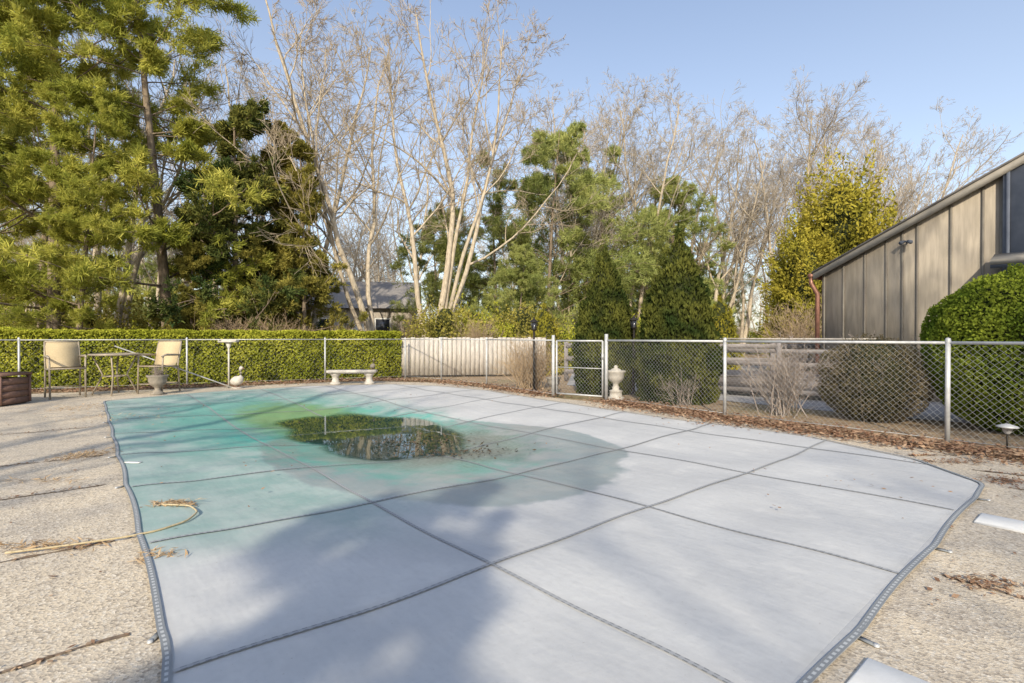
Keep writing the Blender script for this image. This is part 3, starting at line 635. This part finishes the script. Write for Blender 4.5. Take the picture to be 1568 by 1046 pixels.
for z in (.72,1.0): b.box((*(p+d*L/2-n*.0),z),(L,.035,.09),0,rz)
b.box((*(p+d*L/2-n*.04),1.26),(L+.1,.16,.035),1,rz)
b.obj('frame_and_boards',[M_gw,M_wf],parent=dk)
# ------------------------------------------------------------------ house
M_sid=simple('board_siding',(.38,.33,.265),(.28,.245,.195),3,.85,.25,stretch=(5,5,.5))
M_bat=simple('siding_batten',(.22,.2,.165),(.17,.15,.125),3,.85,.2)
M_slate=simple('slate_paint',(.13,.145,.18),(.1,.115,.145),4,.8,.2)
M_roof=simple('roof_edge',(.22,.2,.185),(.15,.14,.13),8,.8,.3)
M_copper=simple('copper_brown',(.3,.15,.11),(.2,.1,.07),8,.4,.1,.3)
M_trim=simple('roof_pale',(.42,.38,.32),(.35,.32,.27),6,.8,.2)
M_glass=simple('window_glass',(.03,.035,.05),(.05,.055,.07),2,.08,.02,0,.9)
hs=empty('wooden_house');dB=-Bv;K=np.array([7.2,11.9])
hz=math.atan2(dB[1],dB[0])
def H3(tt,dep,z): p=K+dB*tt+A*dep;return (p[0],p[1],z)
sl=.52;z0=2.85
def prism(b,t0,t1,d0,d1,zb,ztop,mi):
    v=[H3(t0,d0,zb),H3(t1,d0,zb),H3(t1,d1,zb),H3(t0,d1,zb),H3(t0,d0,ztop(t0)),H3(t1,d0,ztop(t1)),H3(t1,d1,ztop(t1)),H3(t0,d1,ztop(t0))]
    b.add(v,[(0,3,2,1),(4,5,6,7),(0,1,5,4),(1,2,6,5),(2,3,7,6),(3,0,4,7)],mi)
top=lambda x:z0+sl*x
b=BB();prism(b,0,3.05,0,7,-.02,top,0);prism(b,3.051,7,-.12,7,-.02,top,1);b.obj('walls',[M_sid,M_slate],parent=hs)
b=BB()
for x in (.03,.42,.83,1.22,1.5,1.75,2.28,2.75,3.0): prism(b,x,x+.04,-.025,-.002,0,lambda q:top(q)-.12,0)
for x in (3.1,3.55,4.0): prism(b,x,x+.05,-.15,-.122,0,lambda q:top(q)-.12,1)
b.obj('battens',[M_bat,M_slate],parent=hs)
b=BB()
def slab(t0,t1,d0,d1,lo,hi,mi):
    v=[H3(t0,d0,top(t0)+lo),H3(t1,d0,top(t1)+lo),H3(t1,d1,top(t1)+lo),H3(t0,d1,top(t0)+lo),H3(t0,d0,top(t0)+hi),H3(t1,d0,top(t1)+hi),H3(t1,d1,top(t1)+hi),H3(t0,d1,top(t0)+hi)]
    b.add(v,[(0,3,2,1),(4,5,6,7),(0,1,5,4),(1,2,6,5),(2,3,7,6),(3,0,4,7)],mi)
slab(-.16,7.2,-.18,7.2,.004,.05,0);slab(-.14,7.2,-.16,-.12,-.15,.0,1)
b.obj('roof',[M_roof,M_trim],parent=hs)
b=BB();b.tube([H3(-.2,-.16,z0-.12),H3(-.2,7,z0-.12)],.06,8);b.tube([H3(-.2,-.1,z0-.15),H3(-.2,-.1,z0-.3),H3(-.07,-.07,z0-.55),H3(-.07,-.07,.1)],.05,8);b.obj('gutter_downspout',[M_copper],True,parent=hs)
b=BB();b.box(H3(3.9,-.4,2.72),(1.9,.55,.08),0,hz,math.radians(18));b.box(H3(3.9,-.62,2.6),(1.9,.05,.12),1,hz);b.obj('entry_hood',[M_trim,M_slate],parent=hs)
b=BB();b.box(H3(4.25,-.16,3.75),(.7,.06,1.0),0,hz);b.box(H3(4.25,-.19,3.75),(.58,.04,.88),1,hz);b.obj('window',[M_slate,M_glass],parent=hs)
b=BB();b.tube([H3(1.6,-.02,3.25),H3(1.6,-.12,3.28)],.018,6);b.tube([H3(1.57,-.1,3.28),H3(1.53,-.2,3.24)],[.025,.042],8);b.tube([H3(1.63,-.1,3.28),H3(1.7,-.2,3.24)],[.025,.042],8);b.obj('floodlight',[M_slate],True,parent=hs)
b=BB();b.box((0,0,1.6),(9,6,3.2),0)
b.add([(-4.9,-3.4,3.1),(4.9,-3.4,3.1),(4.9,0,5.1),(-4.9,0,5.1),(4.9,3.4,3.1),(-4.9,3.4,3.1)],[(0,1,2,3),(3,2,4,5)],1);b.add([(-4.5,-3,3.2),(-4.5,3,3.2),(-4.5,0,5),(-4.5,0,5)],[(0,1,2,3)],0);b.add([(4.5,-3,3.2),(4.5,3,3.2),(4.5,0,5),(4.5,0,5)],[(0,1,2,3)],0)
for x in (-3,-.8,2.6): b.box((x,-3.02,1.9),(1.0,.06,1.2),2);b.box((x,-3.06,1.9),(.85,.04,1.05),3)
b.box((1,-3.02,1.1),(1,.06,2.1),2);b.obj('neighbor_house',[simple('neighbor_siding',(.55,.49,.42),(.47,.42,.36),3),simple('neighbor_shingles',(.36,.33,.31),(.28,.26,.24),6),M_white,M_glass],loc=(-11.2,35,0),rz=.15)
# ------------------------------------------------------------------ furniture
M_sling=simple('sling_fabric',(.54,.44,.28),(.46,.37,.23),60,.85,.1)
M_frame=simple('chair_frame',(.38,.32,.25),(.3,.26,.2),20,.5,.05,.2)
def chair(name,loc,rz,s=1):
    b=BB();w=.29;sh=.66;r=.018
    for sx in (-1,1):
        x=sx*w
        b.tube([(x,-.27,0),(x,-.25,sh-.02),(x*1.03,-.24,sh+.22)],r,8,0)
        b.tube([(x,.30,0),(x,.24,sh),(x*1,.30,sh+.25),(x*.97,.37,1.2)],r,8,0)
        b.tube([(x,-.26,sh-.03),(x,.24,sh-.05)],r,8,0)
        b.tube([(x*1.03,-.28,sh+.2),(x*1.08,-.15,sh+.235),(x*1.08,.1,sh+.225),(x,.29,sh+.22)],[.02,.026,.026,.018],8,0)
        b.tube([(x,-.26,.22),(x,.28,.22)],.012,6,0)
    b.tube([(-w,-.26,.22),(w,-.26,.22)],.013,6,0);b.tube([(-w,.28,.22),(w,.28,.22)],.013,6,0)
    b.tube([(-w,-.26,sh-.03),(w,-.26,sh-.03)],r,8,0);b.tube([(-w*.97,.37,1.2),(w*.97,.37,1.2)],r,8,0)
    path=[(-.27,sh),(-.2,sh-.005),(0,sh-.035),(.17,sh-.03),(.235,sh+.04),(.275,sh+.2),(.32,sh+.38),(.372,1.19)]
    n=len(path);vv=[]
    for off in (0,.012):
        for y,z in path: vv+= [(-w+.015,y-off*.6,z+off*.8),(w-.015,y-off*.6,z+off*.8)]
    ff=[]
    for k in range(n-1):
        a0=2*k;ff.append((a0,a0+1,a0+3,a0+2));c0=2*n+2*k;ff.append((c0,c0+2,c0+3,c0+1));ff.append((a0,a0+2,c0+2,c0));ff.append((a0+1,c0+1,c0+3,a0+3))
    b.add(vv,ff,1)
    o=b.obj(name,[M_frame,M_sling],loc=loc,rz=rz);o.scale=(s,)*3;return o
chair('patio_chair',(-9.6,11.0,.0),math.radians(50));chair('patio_chair',(-8.25,11.95,0),math.radians(-4))
b=BB();b.lathe((0,0,0),[(0,.9),(.46,.9),(.47,.91),(.46,.92),(0,.92)],28,1);b.lathe((0,0,0),[(.45,.885),(.475,.89),(.485,.905),(.475,.925),(.46,.93),(.455,.905),(.45,.885)],28,0)
for k in range(4):
    a_=k*math.pi/2+.5;c_,s_=math.cos(a_),math.sin(a_);b.tube([(.42*c_,.42*s_,0),(.22*c_,.22*s_,.45),(.4*c_,.4*s_,.88)],.017,8,0)
b.lathe((0,0,.42),[(.215,-.012),(.235,0),(.215,.012),(.2,0),(.215,-.012)],20,0);b.tube([(-.21,0,.42),(.21,0,.42)],.01,6,0);b.tube([(0,-.21,.42),(0,.21,.42)],.01,6,0)
b.obj('bistro_table',[M_frame,M_glass],True,loc=(-9.0,11.6,0))
M_stone=simple('cast_stone',(.3,.265,.22),(.2,.18,.15),9,.9,.3)
M_ws=simple('white_stone',(.58,.55,.49),(.44,.41,.37),9,.85,.2)
urn=[(0,0),(.15,0),(.16,.04),(.09,.08),(.06,.14),(.08,.19),(.16,.25),(.2,.34),(.2,.42),(.24,.46),(.245,.49),(.2,.49),(.18,.42),(0,.4)]
b=BB();b.lathe((0,0,0),urn,20);o=b.obj('planter_urn',[M_stone],True,loc=(-8.0,11.55,0));o.scale=(.9,)*3
inst('bare_shrub',ts,(-8.0,11.55,.36),0,.25)
M_dbx=simple('brown_wood',(.22,.13,.1),(.165,.1,.075),5,.7,.3,stretch=(.5,4,4))
b=BB()
for k in range(4): b.box((0,0,.08+k*.125),(1.35,.62,.115),0)
b.box((0,0,.59),(1.42,.7,.05),0);b.box((0,0,.04),(1.3,.56,.06),1)
for sx in (-.66,.66):
    b.box((sx,-.325,.3),(.07,.03,.54),0);b.box((sx,.325,.3),(.07,.03,.54),0)
b.obj('storage_box',[M_dbx,M_core],loc=(-10.2,9.75,0),rz=.1)
b=BB();b.box((0,0,.36),(1.3,.38,.07));b.box((0,0,.315),(1.22,.32,.02))
for sx in (-.45,.45):
    b.lathe((sx,0,0),[(.0,0),(.15,0),(.15,.04),(.1,.08),(.085,.16),(.1,.23),(.14,.27),(.14,.305),(0,.305)],14)
b.obj('stone_bench',[M_ws],loc=(-4.4,14.1,0),rz=.12)
def goose(name,loc,s,rz,mat):
    b=BB();P=[(-.2,0,.16),(-.12,0,.15),(0,0,.17),(.1,0,.2),(.16,0,.27),(.15,0,.36),(.14,0,.43),(.18,0,.475),(.23,0,.47)]
    b.tube(P,[.02,.085,.115,.1,.055,.036,.034,.044,.022],12);b.tube([(.23,0,.47),(.29,0,.455)],[.018,.006],8,1)
    for y in (-.04,.04): b.tube([(0,y,.08),(0,y,.02)],.012,6,1);b.box((.02,y,.03),(.09,.045,.015),1)
    b.box((0,0,.012),(.26,.18,.024),0)
    o=b.obj(name,[mat,M_dbx],True,loc=loc,rz=rz);o.scale=(s,)*3
goose('goose_statue',(-7.0,13.0,0),1.1,-.5,M_ws);goose('bird_statue',(-3.86,14.16,.395),.6,-1.0,M_stone)
b=BB();b.tube([(0,0,0),(0,0,1.16)],.022,8);b.box((0,0,1.18),(.42,.26,.03));b.box((0,.0,1.205),(.46,.02,.05),0);b.box((-.2,0,1.21),(.02,.28,.05));b.box((.2,0,1.21),(.02,.28,.05));b.lathe((0,0,1.0),[(.02,0),(.08,.15),(.02,.17)],10)
b.obj('bird_feeder_post',[M_ws],loc=(-7.25,13.1,0),rz=.2)
b=BB();b.tube([(-9.7,12.5,1.08),(-7.1,12.95,.03)],.016,8);b.obj('pool_skimmer_pole',[simple('alu_pole',(.6,.6,.58),(.5,.5,.48),9,.4,.05,.5)],True)
M_blk=simple('black_iron',(.025,.022,.02),(.04,.035,.03),20,.5,.1,.3)
def lamp(loc,h):
    b=BB();b.tube([(0,0,0),(0,0,h-.28)],[.035,.022],10);b.lathe((0,0,0),[(.07,0),(.07,.03),(.04,.08)],10)
    b.lathe((0,0,h-.28),[(.02,0),(.07,.03),(.07,.05)],6)
    for k in range(6):
        a_=k*math.pi/3;b.tube([(.06*math.cos(a_),.06*math.sin(a_),h-.24),(.085*math.cos(a_),.085*math.sin(a_),h-.07)],.006,4)
    b.lathe((0,0,h-.07),[(.11,0),(.1,.02),(.03,.07),(.012,.09),(.018,.11),(0,.13)],6);b.lathe((0,0,h-.24),[(.05,0),(.07,.165),(0,.166)],6,1)
    b.obj('garden_lamp_post',[M_blk,M_glass],loc=loc)
lamp((.52,12.1,0),1.72);lamp((2.76,11.6,0),1.75)
b=BB();b.lathe((0,0,0),[(0,0),(.2,0),(.2,.08),(.15,.1),(.15,.22),(.17,.24),(.08,.27)]+[(r*1.0,z+.24) for r,z in urn[3:]],20);b.lathe((0,0,.7),[(.16,0),(.12,.06),(.04,.1),(.05,.14),(0,.17)],16);o=b.obj('garden_urn',[M_ws],True,loc=(2.16,10.65,-.02));o.scale=(.85,)*3
b=BB();b.lathe((0,0,0),urn,18);o=b.obj('garden_urn',[M_stone],True,loc=(.98,12.1,-.02));o.scale=(.75,)*3
b=BB();b.tube([(0,0,0),(0,0,.2)],.009,6,1);b.lathe((0,0,.2),[(.02,0),(.035,.02),(.05,.07),(.1,.075),(.095,.09),(.02,.115),(0,.12)],16,0);b.obj('path_light',[M_galv,M_blk],True,loc=(5.62,5.8,0))
# ------------------------------------------------------------------ trees behind the viewpoint that dapple the light
inst('pine_tree',pine_c,(-2.6,-8.5,-.02),1,.6);inst('pine_tree',pine_d,(3.6,-8.2,-.02),2,.6)
thin=bare_mesh('thin_bare',77,([[0,0,0],[.2,.1,0]],[[.02,0,1],[.15,.05,1]],[16,14],[.16,.12]),[M_bark,M_twig],kids=(8,6,4),t0=.35,spread=(25,50))
for x,y,s,rz in [(-7,-9,1,0),(-8.6,-14,1,2),(7.2,-5,.9,2),(9.6,-4,.85,4)]: inst('bare_tree',thin,(x,y,-.02),rz,s)
for x,y,s,rz in [(1,-17,1.1,0),(5,-15,1.1,2),(9,-18,1.15,4),(13,-16,1.1,5)]:
    inst('bare_tree',vars_[int(abs(x))%4],(x,y,-.02),rz,s)
inst('white_pine_tree',pine_b,(7,-17,-.02),1,.9)
